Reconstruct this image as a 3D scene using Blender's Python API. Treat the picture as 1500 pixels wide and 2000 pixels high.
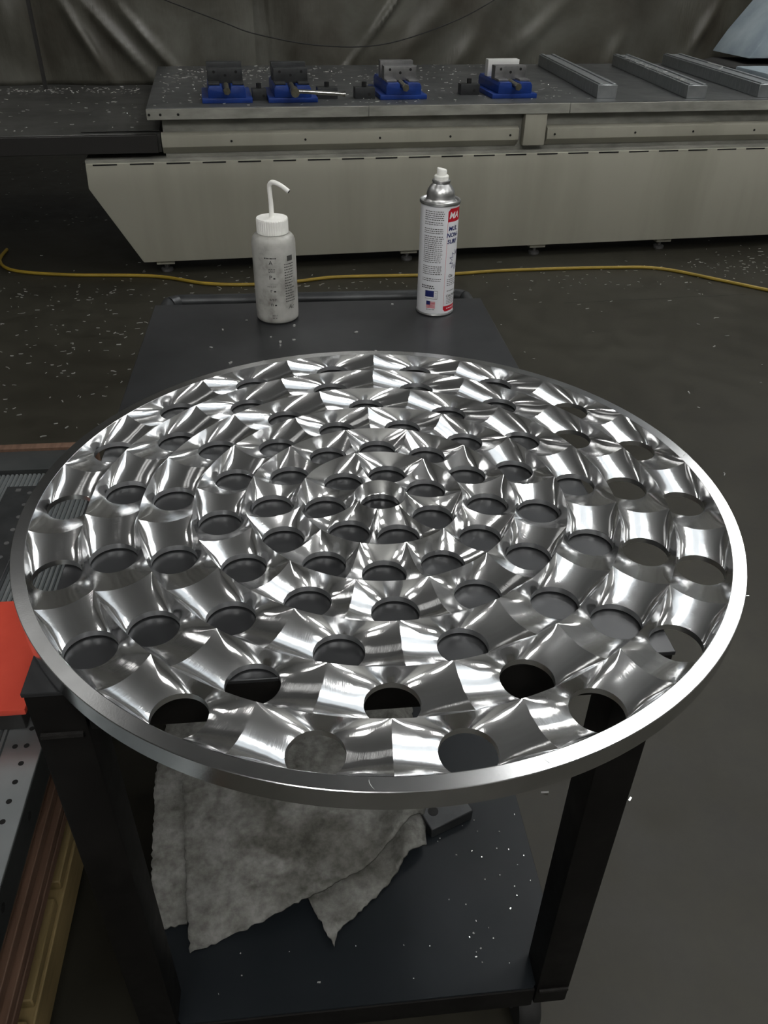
import bpy, bmesh, math, random
import numpy as np
from mathutils import Vector, Matrix
random.seed(7)
sin, cos, PI = math.sin, math.cos, math.pi
sc = bpy.context.scene
for o in list(bpy.data.objects): bpy.data.objects.remove(o)
COL = sc.collection

# ------------------------------------------------------------------ camera
F_PX, PITCH, ROLL, YAW = 1570.15, 0.61674, 0.01928, 0.11419
CAM = Vector((0.26438, -0.52073, 1.40299))
fw = Vector((cos(PITCH)*sin(YAW), cos(PITCH)*cos(YAW), -sin(PITCH)))
rt = Vector((cos(YAW), -sin(YAW), 0)); up = rt.cross(fw)
rt2 = cos(ROLL)*rt + sin(ROLL)*up; up2 = -sin(ROLL)*rt + cos(ROLL)*up
cd = bpy.data.cameras.new('camera'); camo = bpy.data.objects.new('camera', cd); COL.objects.link(camo)
M = Matrix((rt2, up2, -fw)).transposed().to_4x4(); M.translation = CAM
camo.matrix_world = M
cd.sensor_fit = 'HORIZONTAL'; cd.sensor_width = 36.0; cd.lens = 36.0*F_PX/1500.0
cd.clip_start = 0.02; cd.clip_end = 100
sc.camera = camo
# ------------------------------------------------------------------ world, exposure
wd = bpy.data.worlds.new('world'); sc.world = wd; wd.use_nodes = True
wd.node_tree.nodes['Background'].inputs[0].default_value = (.5, .52, .55, 1)
wd.node_tree.nodes['Background'].inputs[1].default_value = 0.02
sc.view_settings.view_transform = 'Standard'; sc.view_settings.look = 'None'
sc.view_settings.gamma = 1.0; sc.view_settings.use_curve_mapping = False
sc.view_settings.exposure = 0.0
# lamps of the shop: (x, y, tube strength, tint); the fixtures are built further down as ceiling lamps, one of them added fill
LAMP_Z = 5.05
LAMPS = [(2.45, 3.3, 0, 1.5, 1.0), (4.4, 5.4, 0, 1.5, 1.0), (-1.85, 4.0, 0, .06, 1.9), (-2.0, -1.4, 0, .5, 1.9), (1.6, -3.2, 90, 1.9, 1.9),
         (5.0, -2.0, 0, .9, 1.9), (-4.6, 2.2, 0, .9, 1.0), (8.2, 2.0, 0, .6, 1.9), (-1.6, -5.0, 90, 1.9, 1.9), (4.4, 1.9, 0, 1.2, 1.0), (.4, 8.0, 90, .2, 1.9),  # the lamp behind the sheeting is added to brighten back wall and rim
         (2.45, .9, 0, 1.0, 1.0), (-4.6, 5.4, 0, .5, 1.0)]
LAMP_POWER = 18.0
SKYLIGHT = 0.85  # glow of the added skylight panels

# ------------------------------------------------------------------ helpers
def mat(name, col=(.5,.5,.5), rough=.5, metal=0., spec=.5):
    m = bpy.data.materials.new(name); m.use_nodes = True
    b = m.node_tree.nodes['Principled BSDF']
    b.inputs['Base Color'].default_value = (*col, 1); b.inputs['Roughness'].default_value = rough
    b.inputs['Metallic'].default_value = metal; b.inputs['Specular IOR Level'].default_value = spec
    return m
class NT:
    """small node-tree helper"""
    def __init__(s, m): s.t = m.node_tree; s.b = s.t.nodes['Principled BSDF']
    def n(s, typ, **k):
        nd = s.t.nodes.new(typ)
        for a, v in k.items():
            if hasattr(nd, a): setattr(nd, a, v)
        return nd
    def l(s, a, b): s.t.links.new(a, b)
    def coords(s, scale=(1,1,1), kind='Object', rot=(0,0,0)):
        tc = s.n('ShaderNodeTexCoord'); mp = s.n('ShaderNodeMapping')
        mp.inputs['Scale'].default_value = scale; mp.inputs['Rotation'].default_value = rot
        s.l(tc.outputs[kind], mp.inputs[0]); return mp.outputs[0]
    def noise(s, vec, scale, detail=4, rough=.55, dist=0.):
        nd = s.n('ShaderNodeTexNoise'); nd.inputs['Scale'].default_value = scale
        nd.inputs['Detail'].default_value = detail; nd.inputs['Roughness'].default_value = rough
        nd.inputs['Distortion'].default_value = dist
        s.l(vec, nd.inputs['Vector']); return nd.outputs['Fac']
    def ramp(s, fac, stops):
        r = s.n('ShaderNodeValToRGB'); e = r.color_ramp.elements
        while len(e) < len(stops): e.new(.5)
        for i, (p, c) in enumerate(stops):
            e[i].position = p; e[i].color = (*c, 1) if len(c) == 3 else c
        s.l(fac, r.inputs[0]); return r.outputs[0]
    def mix(s, fac, a, b, typ='MIX'):
        m = s.n('ShaderNodeMix'); m.data_type = 'RGBA'; m.blend_type = typ
        for sock, v in ((m.inputs[0], fac), (m.inputs[6], a), (m.inputs[7], b)):
            if isinstance(v, (int, float)): sock.default_value = v
            elif isinstance(v, tuple): sock.default_value = (*v, 1)
            else: s.l(v, sock)
        return m.outputs[2]
    def bump(s, h, strength=.2, dist=.01):
        b = s.n('ShaderNodeBump'); b.inputs['Strength'].default_value = strength
        b.inputs['Distance'].default_value = dist; s.l(h, b.inputs['Height'])
        s.l(b.outputs[0], s.b.inputs['Normal'])
    def col(s, c): s.l(c, s.b.inputs['Base Color'])
    def rgh(s, lo, hi, fac):
        mr = s.n('ShaderNodeMapRange'); mr.inputs[3].default_value = lo; mr.inputs[4].default_value = hi
        s.l(fac, mr.inputs[0]); s.l(mr.outputs[0], s.b.inputs['Roughness'])
def mottled(name, c0, c1, scale=6, rough=.5, metal=0., bump=.1, bdist=.002, stretch=(1,1,1), rvar=.1, lo=.3, hi=.7, spec=.5, detail=5):
    m = mat(name, c0, rough, metal, spec); t = NT(m); v = t.coords(stretch)
    f = t.noise(v, scale, detail); t.col(t.ramp(f, [(lo, c0), (hi, c1)]))
    t.rgh(max(.03, rough-rvar), min(1, rough+rvar), t.noise(v, scale*2.3, 3))
    if bump: t.bump(t.noise(v, scale*8, 3), bump, bdist)
    return m

def mesh(name, vs, fs, m=None, smooth=False):
    me = bpy.data.meshes.new(name); me.from_pydata([tuple(v) for v in vs], [], fs); me.update()
    if m:
        for q in (m if isinstance(m, (list, tuple)) else [m]): me.materials.append(q)
    if smooth: me.polygons.foreach_set('use_smooth', [True]*len(me.polygons))
    return me
def link(name, me, parent=None, loc=None, rot=None):
    o = bpy.data.objects.new(name, me); COL.objects.link(o)
    if parent: o.parent = parent
    if loc is not None: o.location = loc
    if rot is not None: o.rotation_euler = rot
    return o
def tag(o, label=None, cat=None, group=None, kind=None):
    if label: o['label'] = label
    if cat: o['category'] = cat
    if group: o['group'] = group
    if kind: o['kind'] = kind
    return o
def thing(name, label, cat, loc=(0,0,0), rz=0, group=None):
    return tag(link(name, None, None, loc, (0,0,rz)), label, cat, group)
def dup(root, loc=None, rz=None, label=None):
    r = root.copy(); COL.objects.link(r)
    if loc is not None: r.location = loc
    if rz is not None: r.rotation_euler = (0,0,rz)
    if label: r['label'] = label
    for ch in list(root.children):
        c = ch.copy(); COL.objects.link(c); c.parent = r
        for g in list(ch.children):
            d = g.copy(); COL.objects.link(d); d.parent = c
    return r
class MB:
    def __init__(s): s.v = []; s.f = []; s.mi = []
    def add(s, vs, fs, mi=0):
        k = len(s.v); s.v += [tuple(v) for v in vs]; s.f += [tuple(i+k for i in f) for f in fs]; s.mi += [mi]*len(fs); return s
    def box(s, x0, x1, y0, y1, z0, z1, mi=0, M=None):
        vs = [Vector((x, y, z)) for z in (z0, z1) for y in (y0, y1) for x in (x0, x1)]
        if M is not None: vs = [M @ v for v in vs]
        return s.add(vs, [(0,2,3,1),(4,5,7,6),(0,1,5,4),(2,6,7,3),(0,4,6,2),(1,3,7,5)], mi)
    def prism(s, poly, a0, a1, axis='y', mi=0):
        n = len(poly); mk = {'y': lambda p, a: (p[0], a, p[1]), 'z': lambda p, a: (p[0], p[1], a), 'x': lambda p, a: (a, p[0], p[1])}[axis]
        vs = [mk(p, a0) for p in poly]+[mk(p, a1) for p in poly]
        fs = [tuple(range(n)), tuple(range(2*n-1, n-1, -1))]+[(i, n+i, n+(i+1) % n, (i+1) % n) for i in range(n)]
        return s.add(vs, fs, mi)
    def lathe(s, prof, n=32, mi=0, c=(0,0,0), close=True):
        vs = []; fs = []
        for r, z in prof:
            for k in range(n):
                a = 2*PI*k/n; vs.append((c[0]+r*cos(a), c[1]+r*sin(a), c[2]+z))
        for i in range(len(prof)-1):
            for k in range(n):
                fs.append((i*n+k, i*n+(k+1) % n, (i+1)*n+(k+1) % n, (i+1)*n+k))
        if close:
            fs.append(tuple(range(n-1, -1, -1))); fs.append(tuple((len(prof)-1)*n+k for k in range(n)))
        return s.add(vs, fs, mi)
    def tube(s, pts, r, n=10, mi=0, caps=True):
        pts = [Vector(p) for p in pts]; rr = r if isinstance(r, (list, tuple)) else [r]*len(pts)
        vs = []; fs = []; ref = None
        for i, p in enumerate(pts):
            d = (pts[min(i+1, len(pts)-1)]-pts[max(i-1, 0)]).normalized()
            if ref is None: ref = d.orthogonal().normalized()
            ref = (ref-d*ref.dot(d)).normalized(); b = d.cross(ref)
            for k in range(n):
                a = 2*PI*k/n; vs.append(p+(ref*cos(a)+b*sin(a))*rr[i])
        for i in range(len(pts)-1):
            for k in range(n): fs.append((i*n+k, i*n+(k+1) % n, (i+1)*n+(k+1) % n, (i+1)*n+k))
        if caps: fs.append(tuple(range(n-1, -1, -1))); fs.append(tuple((len(pts)-1)*n+k for k in range(n)))
        return s.add(vs, fs, mi)
    def build(s, name, m, parent=None, smooth=False, bevel=0, seg=2, loc=None, rot=None, sharp=None):
        me = mesh(name, s.v, s.f, m, smooth); me.polygons.foreach_set('material_index', s.mi)
        bm = bmesh.new(); bm.from_mesh(me); bmesh.ops.recalc_face_normals(bm, faces=bm.faces); 
        if bevel:
            bmesh.ops.bevel(bm, geom=[e for e in bm.edges if len(e.link_faces) == 2 and e.calc_face_angle(0) > .5], offset=bevel, segments=seg, profile=.6, affect='EDGES', clamp_overlap=True)
        if smooth or bevel:
            for f in bm.faces: f.smooth = True
            for e in bm.edges:
                if len(e.link_faces) == 2 and e.calc_face_angle(0) > (sharp or .7): e.smooth = False
        bm.to_mesh(me); bm.free(); me.update()
        return link(name, me, parent, loc, rot)
def struct(o): o['kind'] = 'structure'; return o
def catmull(P, n=8):
    P = [Vector(p) for p in P]; out = []
    for i in range(len(P)-1):
        a, b, c, d = P[max(i-1,0)], P[i], P[i+1], P[min(i+2, len(P)-1)]
        for k in range(n):
            t = k/n; out.append(.5*((2*b)+(c-a)*t+(2*a-5*b+4*c-d)*t*t+(3*b-a-3*c+d)*t**3))
    return out+[P[-1]]

# ------------------------------------------------------------------ materials
m_floor = mat('stained concrete', (.09,.085,.075), .55, 0, .25)
t = NT(m_floor); v = t.coords((1,1,1)); f1 = t.noise(v, .9, 6, .6); f2 = t.noise(v, 9, 6, .6)
c = t.ramp(f1, [(.3, (.021,.019,.0135)), (.55, (.034,.032,.024)), (.8, (.043,.041,.032))])
c = t.mix(.5, c, t.ramp(f2, [(.25, (.35,.33,.3)), (.6, (1,1,1)), (.85, (1.25,1.25,1.25))]), 'MULTIPLY')
t.col(c); t.rgh(.35, .62, f2); t.bump(t.noise(v, 60, 4), .12, .002)
m_wall = mottled('painted block wall', (.34,.34,.33), (.42,.42,.40), 2, .8, 0, .1)
m_ceil = mottled('dusty ceiling deck', (.42,.42,.42), (.50,.50,.50), 1.5, .8, 0, .1)
def alu_mat(name, base=.62, rough=.2, bump=.05):
    m = mat(name, (base, base*1.01, base*1.02), rough, 1.0); t = NT(m)
    return m, t
m_cell, t = alu_mat('milled aluminium', .74, .17)
v = t.coords((1,1,1)); t.rgh(.08, .14, t.noise(v, 40, 4)); nz = t.noise(t.coords((45,1100,45)), 1, 3, .6)
ml = t.n('ShaderNodeMath', operation='MULTIPLY_ADD'); ml.inputs[1].default_value = 6.0
t.l(t.noise(v, 48, 2, .4), ml.inputs[0]); t.l(nz, ml.inputs[2]); t.bump(ml.outputs[0], .16, .00035)
def haze(t, fac, rough):
    """second, wider gloss lobe of a machined face"""
    g = t.n('ShaderNodeBsdfAnisotropic'); g.inputs['Roughness'].default_value = rough; g.inputs['Color'].default_value = (.74,.75,.76,1)
    mx = t.n('ShaderNodeMixShader'); mx.inputs[0].default_value = fac
    out = t.t.nodes['Material Output']; t.l(t.b.outputs[0], mx.inputs[1]); t.l(g.outputs[0], mx.inputs[2]); t.l(mx.outputs[0], out.inputs['Surface'])
haze(t, .15, .40)
m_rim, t = alu_mat('turned aluminium rim', .72, .3)
v = t.coords((1,1,1)); t.rgh(.15, .22, t.noise(v, 25, 4))
t.col(t.ramp(t.noise(v, 30, 5), [(.3, (.64,.65,.66)), (.7, (.76,.77,.78))])); t.bump(t.noise(v, 500, 2), .05, .0006)
m_bore, t = alu_mat('bored aluminium wall', .8, .32)
m_steel = mottled('black hot rolled steel', (.026,.027,.029), (.050,.052,.055), 5, .36, .5, .05, .0006, rvar=.1)
t = NT(m_steel)
m_frame = mottled('black square tube steel', (.0035,.0032,.003), (.008,.0075,.007), 14, .55, .0, .05, .0006, spec=.18)
m_shelf = mottled('lower shelf steel', (.007,.009,.011), (.013,.016,.019), 4, .42, .0, .05, .0006, spec=.2)
m_weld = mottled('weld bead', (.006,.0055,.005), (.014,.013,.012), 90, .6, .1, .6, .001, spec=.2)
m_cream = mottled('cream machine paint', (.275,.268,.22), (.355,.348,.29), 2.2, .5, 0, .03, .001, stretch=(2,2,.25), lo=.2, hi=.55)
m_creamdirt = mottled('worn cream paint', (.20,.20,.18), (.36,.36,.32), 7, .55, .1, .05, .001, stretch=(1,1,3))
m_black = mat('black paint and shade', (.012,.011,.01), .6)
m_table = mottled('oily steel table', (.085,.09,.092), (.14,.145,.145), 5, .33, .55, .04, .001)
m_blue = mottled('blue enamel', (.003,.024,.16), (.006,.038,.23), 25, .35, 0, .04, .0006)
m_jaw = mottled('ground steel', (.20,.20,.205), (.30,.30,.30), 20, .35, .75, .02, .0005)
m_darksteel = mottled('black oxide steel', (.03,.032,.034), (.055,.058,.06), 20, .42, .5, .02, .0005)
m_alubar = mottled('mill finish bar', (.30,.32,.33), (.44,.46,.47), 14, .4, .8, .05, .0006, stretch=(6,1,1))
m_brass = mottled('oily screw steel', (.16,.15,.11), (.26,.25,.19), 60, .35, .8, .05, .0004)
m_chrome = mat('bright steel', (.75,.75,.72), .15, 1)
m_chip = mat('bright aluminium swarf', (.80,.80,.78), .3, .75)
m_white = mottled('white plastic', (.86,.86,.82), (.92,.92,.89), 50, .45, 0, .05, .0005)
m_hole = mat('dark drilled hole', (.004,.004,.004), .8)

# ------------------------------------------------------------------ setting
X0, X1, Y0, Y1, CEIL = -9.5, 9.5, -7.0, 9.5, 5.6
mb = MB(); mb.box(X0-.2, X1+.2, Y0-.2, Y1+.2, -.2, 0); struct(mb.build('floor', m_floor))
SKY = (1.9, 5.2, .4, 7.2)                 # opening in the ceiling for the added skylight: x0, x1, y0, y1
mb = MB(); mb.box(X0-.2, SKY[0], Y0-.2, Y1+.2, CEIL, CEIL+.2); mb.box(SKY[1], X1+.2, Y0-.2, Y1+.2, CEIL, CEIL+.2)
mb.box(SKY[0], SKY[1], Y0-.2, SKY[2], CEIL, CEIL+.2); mb.box(SKY[0], SKY[1], SKY[3], Y1+.2, CEIL, CEIL+.2); struct(mb.build('ceiling', m_ceil))
# a row of glowing panels, added to brighten the plate's reflections, fills the opening
m_skyl = mat('added glowing roof panel', (.8,.8,.8), .5); b_ = m_skyl.node_tree.nodes['Principled BSDF']
b_.inputs['Emission Color'].default_value = (.86,.94,1,1); b_.inputs['Emission Strength'].default_value = SKYLIGHT
sk = struct(link('added_skylight_1', None, None, (0,0,0)))
for i in range(4):
    y0 = SKY[2]+(SKY[3]-SKY[2])*i/4; y1 = SKY[2]+(SKY[3]-SKY[2])*(i+1)/4
    mb = MB(); mb.box(SKY[0]+.04, SKY[1]-.04, y0+.04, y1-.04, CEIL+.05, CEIL+.06); mb.build('pane', m_skyl, sk)
    mb = MB(); mb.box(SKY[0], SKY[1], y0, y0+.038, CEIL+.03, CEIL+.10); mb.build('glazing_bar', m_wall, sk)
mb = MB(); mb.box(X0-.2, X0, Y0, Y1, 0, CEIL); struct(mb.build('wall_left', m_wall))
mb = MB(); mb.box(X1, X1+.2, Y0, Y1, 0, CEIL); struct(mb.build('wall_right', m_wall))
mb = MB(); mb.box(X0-.2, X1+.2, Y1, Y1+.2, 0, CEIL); struct(mb.build('wall_back', m_wall))
mb = MB(); mb.box(X0-.2, X1+.2, Y0-.2, Y0, 0, CEIL); struct(mb.build('wall_front', m_wall))
r_ = random.Random(4); cr = []
for i in range(25):                         # hairline crack in the concrete at the right
    cr.append((1.53+.95*i/24, 3.105+.055*i/24+r_.uniform(-.005,.005)))
mb = MB()
for p, q in zip(cr[:-1], cr[1:]):
    mb.add([(p[0], p[1]-.0018, .0004), (q[0], q[1]-.0018, .0004), (q[0], q[1]+.0018, .0004), (p[0], p[1]+.0018, .0004)], [(0,1,2,3)])
mb.build('crack', m_hole, bpy.data.objects['floor'])
# ceiling lamps: housing, two tubes, end caps; tubes are the light
m_house = mat('white lamp housing', (.7,.7,.7), .5)
tube_mats = {}
def lamp_mat(k):
    if k not in tube_mats:
        m = mat('lit lamp lens', (.9,.9,.9), .5); b = m.node_tree.nodes['Principled BSDF']
        b.inputs['Emission Color'].default_value = (1., .985, .95, 1); b.inputs['Emission Strength'].default_value = LAMP_POWER*k
        tube_mats[k] = m
    return tube_mats[k]
LAMP_WHERE = ['above the gap between cart and milling machine', 'over the right end of the milling machine', 'over the dark way cover at left', 'above the left side behind the pallet', 'behind the camera near the middle',
              'behind the camera at right', 'far left beyond the pallet', 'far right beyond the machine', 'far behind the camera at left', 'overhead to the right of the cart', 'added behind the plastic sheeting as fill', 'close overhead at the right of the plate', 'far left over the cover end']
for (x, y, rz_, k, L), wh in zip(LAMPS, LAMP_WHERE):
    t_ = thing('ceiling_lamp', 'white ceiling lamp with two long lit lenses '+wh, 'lamp', (x, y, LAMP_Z), math.radians(rz_), 'ceiling lamps of the shop')
    mb = MB(); mb.box(-.46, .46, -L/2, L/2, .045, .12); mb.build('housing', m_house, t_)
    for s in (-1, 1):
        mb = MB(); mb.box(s*.30-.12, s*.30+.12, -L/2+.03, L/2-.03, 0, .044); mb.build('lens', lamp_mat(k), t_)
    mb = MB(); mb.box(-.2, .2, -L/2+.1, L/2-.1, .121, .128); mb.build('added_uplight', lamp_mat(k*.15), t_)  # glowing strip added on top of the housing to brighten the ceiling
    for s in (-1, 1):
        mb = MB(); mb.tube([(0, s*.4, .12), (0, s*.4, CEIL-LAMP_Z)], .006, 6); mb.build('hanger', m_house, t_)

# ------------------------------------------------------------------ the perforated aluminium plate
CT = 0.85                                  # cart top
PC = Vector((0.3489, 0.2563, CT+.002)); PR = 0.4057; PT = 0.0225; RIM_IN = 0.3912
DEP = 0.0160; SAG = 0.0076; BOW = .12
RINGS = [  # count, ring radius, phase deg, hole radius, inner bound, outer bound
    (18, .3630, 15.9, .0254, .3342, RIM_IN),
    (15, .3050, 2.3, .0253, .2752, .3342),
    (13, .2454, 6.0, .0247, .2162, .2752),
    (13, .1872, 19.7, .0244, .1572, .2162),
    (12, .1277, 26.2, .0238, .0963, .1572),
    (7, .0650, 25.5, .0238, .0302, .0963)]
def pocket_mesh(n, R, r0, Ra, Rb):
    h = PI/n; C = (R, 0.0); zt = PT; z0 = PT-DEP; mid = (Ra+Rb)/2; half = (Rb-Ra)/2
    def edge_z(r, side):
        if side == 'arc': return zt
        u = max(-1, min(1, (r-mid)/half)); return zt-SAG*(1-u*u)
    corners = [(Rb*cos(h), -Rb*sin(h)), (Rb*cos(h), Rb*sin(h)), (Ra*cos(h), Ra*sin(h)), (Ra*cos(h), -Ra*sin(h))]
    B = []                                   # boundary samples (x, y, z)
    NA, NR = 30, 18
    for k in range(NA): a = -h+2*h*k/NA; B.append((Rb*cos(a), Rb*sin(a), zt))
    for k in range(NR):
        q = .5-.5*cos(PI*k/NR); r = Rb+(Ra-Rb)*q; B.append((r*cos(h), r*sin(h), edge_z(r, 'rad')))
    for k in range(NA): a = h-2*h*k/NA; B.append((Ra*cos(a), Ra*sin(a), zt))
    for k in range(NR):
        q = .5-.5*cos(PI*k/NR); r = Ra+(Rb-Ra)*q; B.append((r*cos(h), -r*sin(h), edge_z(r, 'rad')))
    N = len(B); NT_ = 14; vs = []; fs = []; mi = []
    bt = math.atan2(R*sin(h), (R*cos(h)-Ra+Rb-R*cos(h))/2); CA = []          # each side of the sector is lofted to its own quarter of the circle
    for k in range(NA): CA.append(-bt+2*bt*k/NA)
    for k in range(NR): q = .5-.5*cos(PI*k/NR); CA.append(bt+(PI-2*bt)*q)
    for k in range(NA): CA.append(PI-bt+2*bt*k/NA)
    for k in range(NR): q = .5-.5*cos(PI*k/NR); CA.append(PI+bt+(PI-2*bt)*q)
    for i, (bx, by, bz) in enumerate(B):
        hx, hy = C[0]+r0*cos(CA[i]), r0*sin(CA[i])
        for j in range(NT_+1):
            s = j/NT_; p = (1-BOW)*s+BOW*s*s
            vs.append((hx+(bx-hx)*s, hy+(by-hy)*s, z0+(bz-z0)*p))
    W = NT_+1
    for i in range(N):
        k = (i+1) % N
        for j in range(NT_): fs.append((i*W+j, i*W+j+1, k*W+j+1, k*W+j)); mi.append(0)
    o = len(vs)
    for i, (bx, by, bz) in enumerate(B):     # bore wall and underside
        hx, hy = C[0]+r0*cos(CA[i]), r0*sin(CA[i])
        vs += [(hx, hy, z0), (hx, hy, 0), (hx, hy, 0), (bx, by, 0)]
    for i in range(N):
        k = (i+1) % N
        fs.append((o+i*4, o+k*4, o+k*4+1, o+i*4+1)); mi.append(1)
        fs.append((o+i*4+2, o+k*4+2, o+k*4+3, o+i*4+3)); mi.append(1)
    me = mesh('dished_pocket', vs, fs, [m_cell, m_bore], True); me.polygons.foreach_set('material_index', mi)
    return me
plate = thing('perforated_plate', 'large round machined aluminium plate full of holes resting on the cart', 'metal plate', PC)
for n, R, ph, r0, Ra, Rb in RINGS:
    me = pocket_mesh(n, R, r0, Ra, Rb)
    for k in range(n): link('dished_pocket', me, plate, None, (0, 0, math.radians(ph)+2*PI*k/n))
mb = MB(); mb.lathe([(.0302, PT), (.0240, .0075), (.0235, .007), (.0235, 0), (.0302, 0)], 64, close=False); mb.build('conical_pocket', m_cell, plate, True, sharp=.4)
mb = MB(); c_ = .0006
mb.lathe([(RIM_IN, 0), (RIM_IN, PT-c_*.5), (RIM_IN+c_, PT), (PR-c_, PT), (PR, PT-c_), (PR, c_), (PR-c_, 0), (RIM_IN, 0)], 256, close=False); mb.build('rim', m_rim, plate, True, sharp=.3)
# little machining nicks on the rim
for (a, w) in ((-97, .004), (-76.5, .004), (-6, .003), (-64, .003), (8, .003)):
    a = math.radians(a); mb = MB()
    pts = []
    for k in range(7):
        s = k/6; pts.append(((RIM_IN+.003+.009*s)*cos(a+.012*s*s), (RIM_IN+.003+.009*s)*sin(a+.012*s*s), PT))
    mb.tube(pts, [.00005, .0002, .0003, .0003, .0003, .0002, .00005], 6); mb.build('nick', m_chrome, plate, True)

# ------------------------------------------------------------------ steel cart
CW, CLN = .61, .944
cart = thing('shop_cart', 'black welded steel cart with two decks under the aluminium plate', 'cart')
mb = MB(); mb.box(0, CW, 0, CLN, CT-.005, CT); mb.build('top_deck', m_steel, cart, bevel=.0008, seg=1)
TB = .0508
for x in (0, CW-TB):
    for y in (0.001, CLN-TB-.001):
        mb = MB(); mb.box(x+.001, x+TB-.001, y, y+TB, .125, CT-.0052); mb.build('leg', m_frame, cart, bevel=.003)
for (nm, z0, z1) in (('upper_rail', CT-.056, CT-.0053), ('lower_rail', .118, .166)):
    for y in (.0015, CLN-TB-.0005):
        mb = MB(); mb.box(TB+.0005, CW-TB-.0005, y, y+TB-.002, z0, z1); mb.build(nm, m_frame, cart, bevel=.003)
    for x in (.0015, CW-TB+.0005):
        mb = MB(); mb.box(x, x+TB-.002, TB+.002, CLN-TB-.002, z0, z1); mb.build(nm, m_frame, cart, bevel=.003)
mb = MB(); k = TB+.004
mb.prism([(k,.004),(CW-k,.004),(CW-.004,k),(CW-.004,CLN-k),(CW-k,CLN-.004),(k,CLN-.004),(.004,CLN-k),(.004,k)], .1665, .1705, 'z'); mb.build('lower_deck', m_shelf, cart)
for x in (0, CW-TB):
    mb = MB(); mb.tube([(x+.006, .0005, CT-.058), (x+TB-.006, .0005, CT-.058)], .004, 8); mb.build('weld', m_weld, cart, True)
    mb = MB(); mb.tube([(x+.004, -.0005, .168), (x+TB-.004, -.0005, .168)], .0035, 8); mb.build('weld', m_weld, cart, True)
# round push bar with welded elbows behind the far edge
z = CT-.020; xa, xb, ye = .016, CW-.018, CLN+.068
hb = MB(); pts = [(xa, CLN-.001, z)]+[(xa+.02-.02*cos(a), ye-.02+.02*sin(a), z) for a in [PI/2*i/6 for i in range(7)]]+[(xb-.02+.02*sin(a), ye-.02+.02*cos(a), z) for a in [PI/2*i/6 for i in range(7)]]+[(xb, CLN-.001, z)]
hb.tube(pts, .0135, 14); hd = hb.build('push_bar', m_darksteel, cart, True)
for x in (xa, xb):
    s = 1 if x == xa else -1
    mb = MB(); mb.tube([(x+s*.004, ye-.016, z), (x+s*.016, ye-.004, z)], .0148, 14); mb.build('weld', m_darksteel, hd, True)
m_rub = mat('black rubber', (.012,.012,.012), .7)
for x in (.045, CW-.045):
    for y in (.05, CLN-.05):
        mb = MB(); mb.box(x-.03, x+.03, y-.035, y+.035, .112, .118); mb.box(x-.024, x-.02, y-.02, y+.02, .045, .112); mb.box(x+.02, x+.024, y-.02, y+.02, .045, .112); q = mb.build('caster', m_darksteel, cart, bevel=.001, seg=1)
        mb = MB(); mb.lathe([(.010,-.017),(.046,-.017),(.05,-.012),(.05,.012),(.046,.017),(.010,.017)], 24); mb.build('wheel', m_rub, q, True, loc=(x, y, .05), rot=(0, PI/2, 0))

# ------------------------------------------------------------------ the milling machine (own frame: x along the bed, y away)
A = math.atan(.087); MO = Vector((0, 3.655, 0))
def mloc(x, y, z): return Vector((MO.x+x*cos(A)-y*sin(A), MO.y+x*sin(A)+y*cos(A), z))
TT = .768
mill = thing('milling_machine', 'long cream painted milling machine bed with a dark oily steel table', 'machine', MO, A)
mb = MB(); mb.prism([(-.70,.535),(-.705,.425),(-.505,.065),(4.4,.065),(4.4,.535)], 0, .35, 'y'); base = mb.build('base_panel', m_cream, mill, bevel=.006)
mb = MB(); mb.box(-.70, 4.4, .012, .30, .535, .548); mb.build('base_flange', m_creamdirt, mill)
for i in range(23):
    x = -.667+i*.168; mb = MB(); mb.box(x, x+.11, -.001, .0, .527, .5335); mb.build('slot', m_hole, base)
for x in (-.40, .866, 1.59, 2.34, 3.1):
    mb = MB(); mb.box(x-.045, x+.045, .02, .12, .045, .066); ft = mb.build('foot_block', m_cream, mill, bevel=.002, seg=1)
    mb = MB(); mb.lathe([(.012,.0),(.012,.05)], 12, c=(x, .07, 0)); mb.lathe([(.03,.0),(.03,.012),(.02,.018)], 16, c=(x, .07, 0)); mb.build('levelling_screw', m_jaw, ft)
mb = MB(); mb.box(-.33, 4.4, .05, 1.3, .548, .715); mb.build('bed_core', m_creamdirt, mill)
for (x0, x1) in ((-.34, 1.412), (1.562, 4.4)):
    mb = MB(); mb.prism([(.045,.566),(.012,.598),(.012,.648),(.045,.660)], x0, x1, 'x'); rl = mb.build('side_rail', m_cream, mill, bevel=.002)
    xs = [-.018, .334, .70, 1.056, 1.367] if x0 < 0 else [1.603, 2.042, 2.368, 2.72, 3.2]
    for x in xs:
        mb = MB(); mb.tube([(x, .0135, .62), (x, .0095, .62)], .0055, 10); mb.build('screw', m_hole, rl)
mb = MB(); mb.box(1.434, 1.548, .0, .05, .572, .716); mb.build('bracket', m_cream, mill, bevel=.003)
mb = MB(); mb.box(-.39, 4.4, 0, 1.50, TT-.05, TT); mb.build('table_slab', [m_table], mill, bevel=.003)
for (x0, x1) in ((-.392, .64), (.642, 1.66), (1.662, 2.9), (2.902, 4.4)):
    mb = MB(); mb.box(x0, x1, -.004, -.0004, TT-.05, TT-.004); ap = mb.build('table_apron', m_creamdirt, mill, bevel=.0015, seg=1)
    if x0 < 0:
        for x in (-.38, -.33, -.25):
            mb = MB(); mb.tube([(x, -.0035, TT-.028), (x, -.0062, TT-.028)], .006, 10); mb.build('screw', m_hole, ap)
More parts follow.
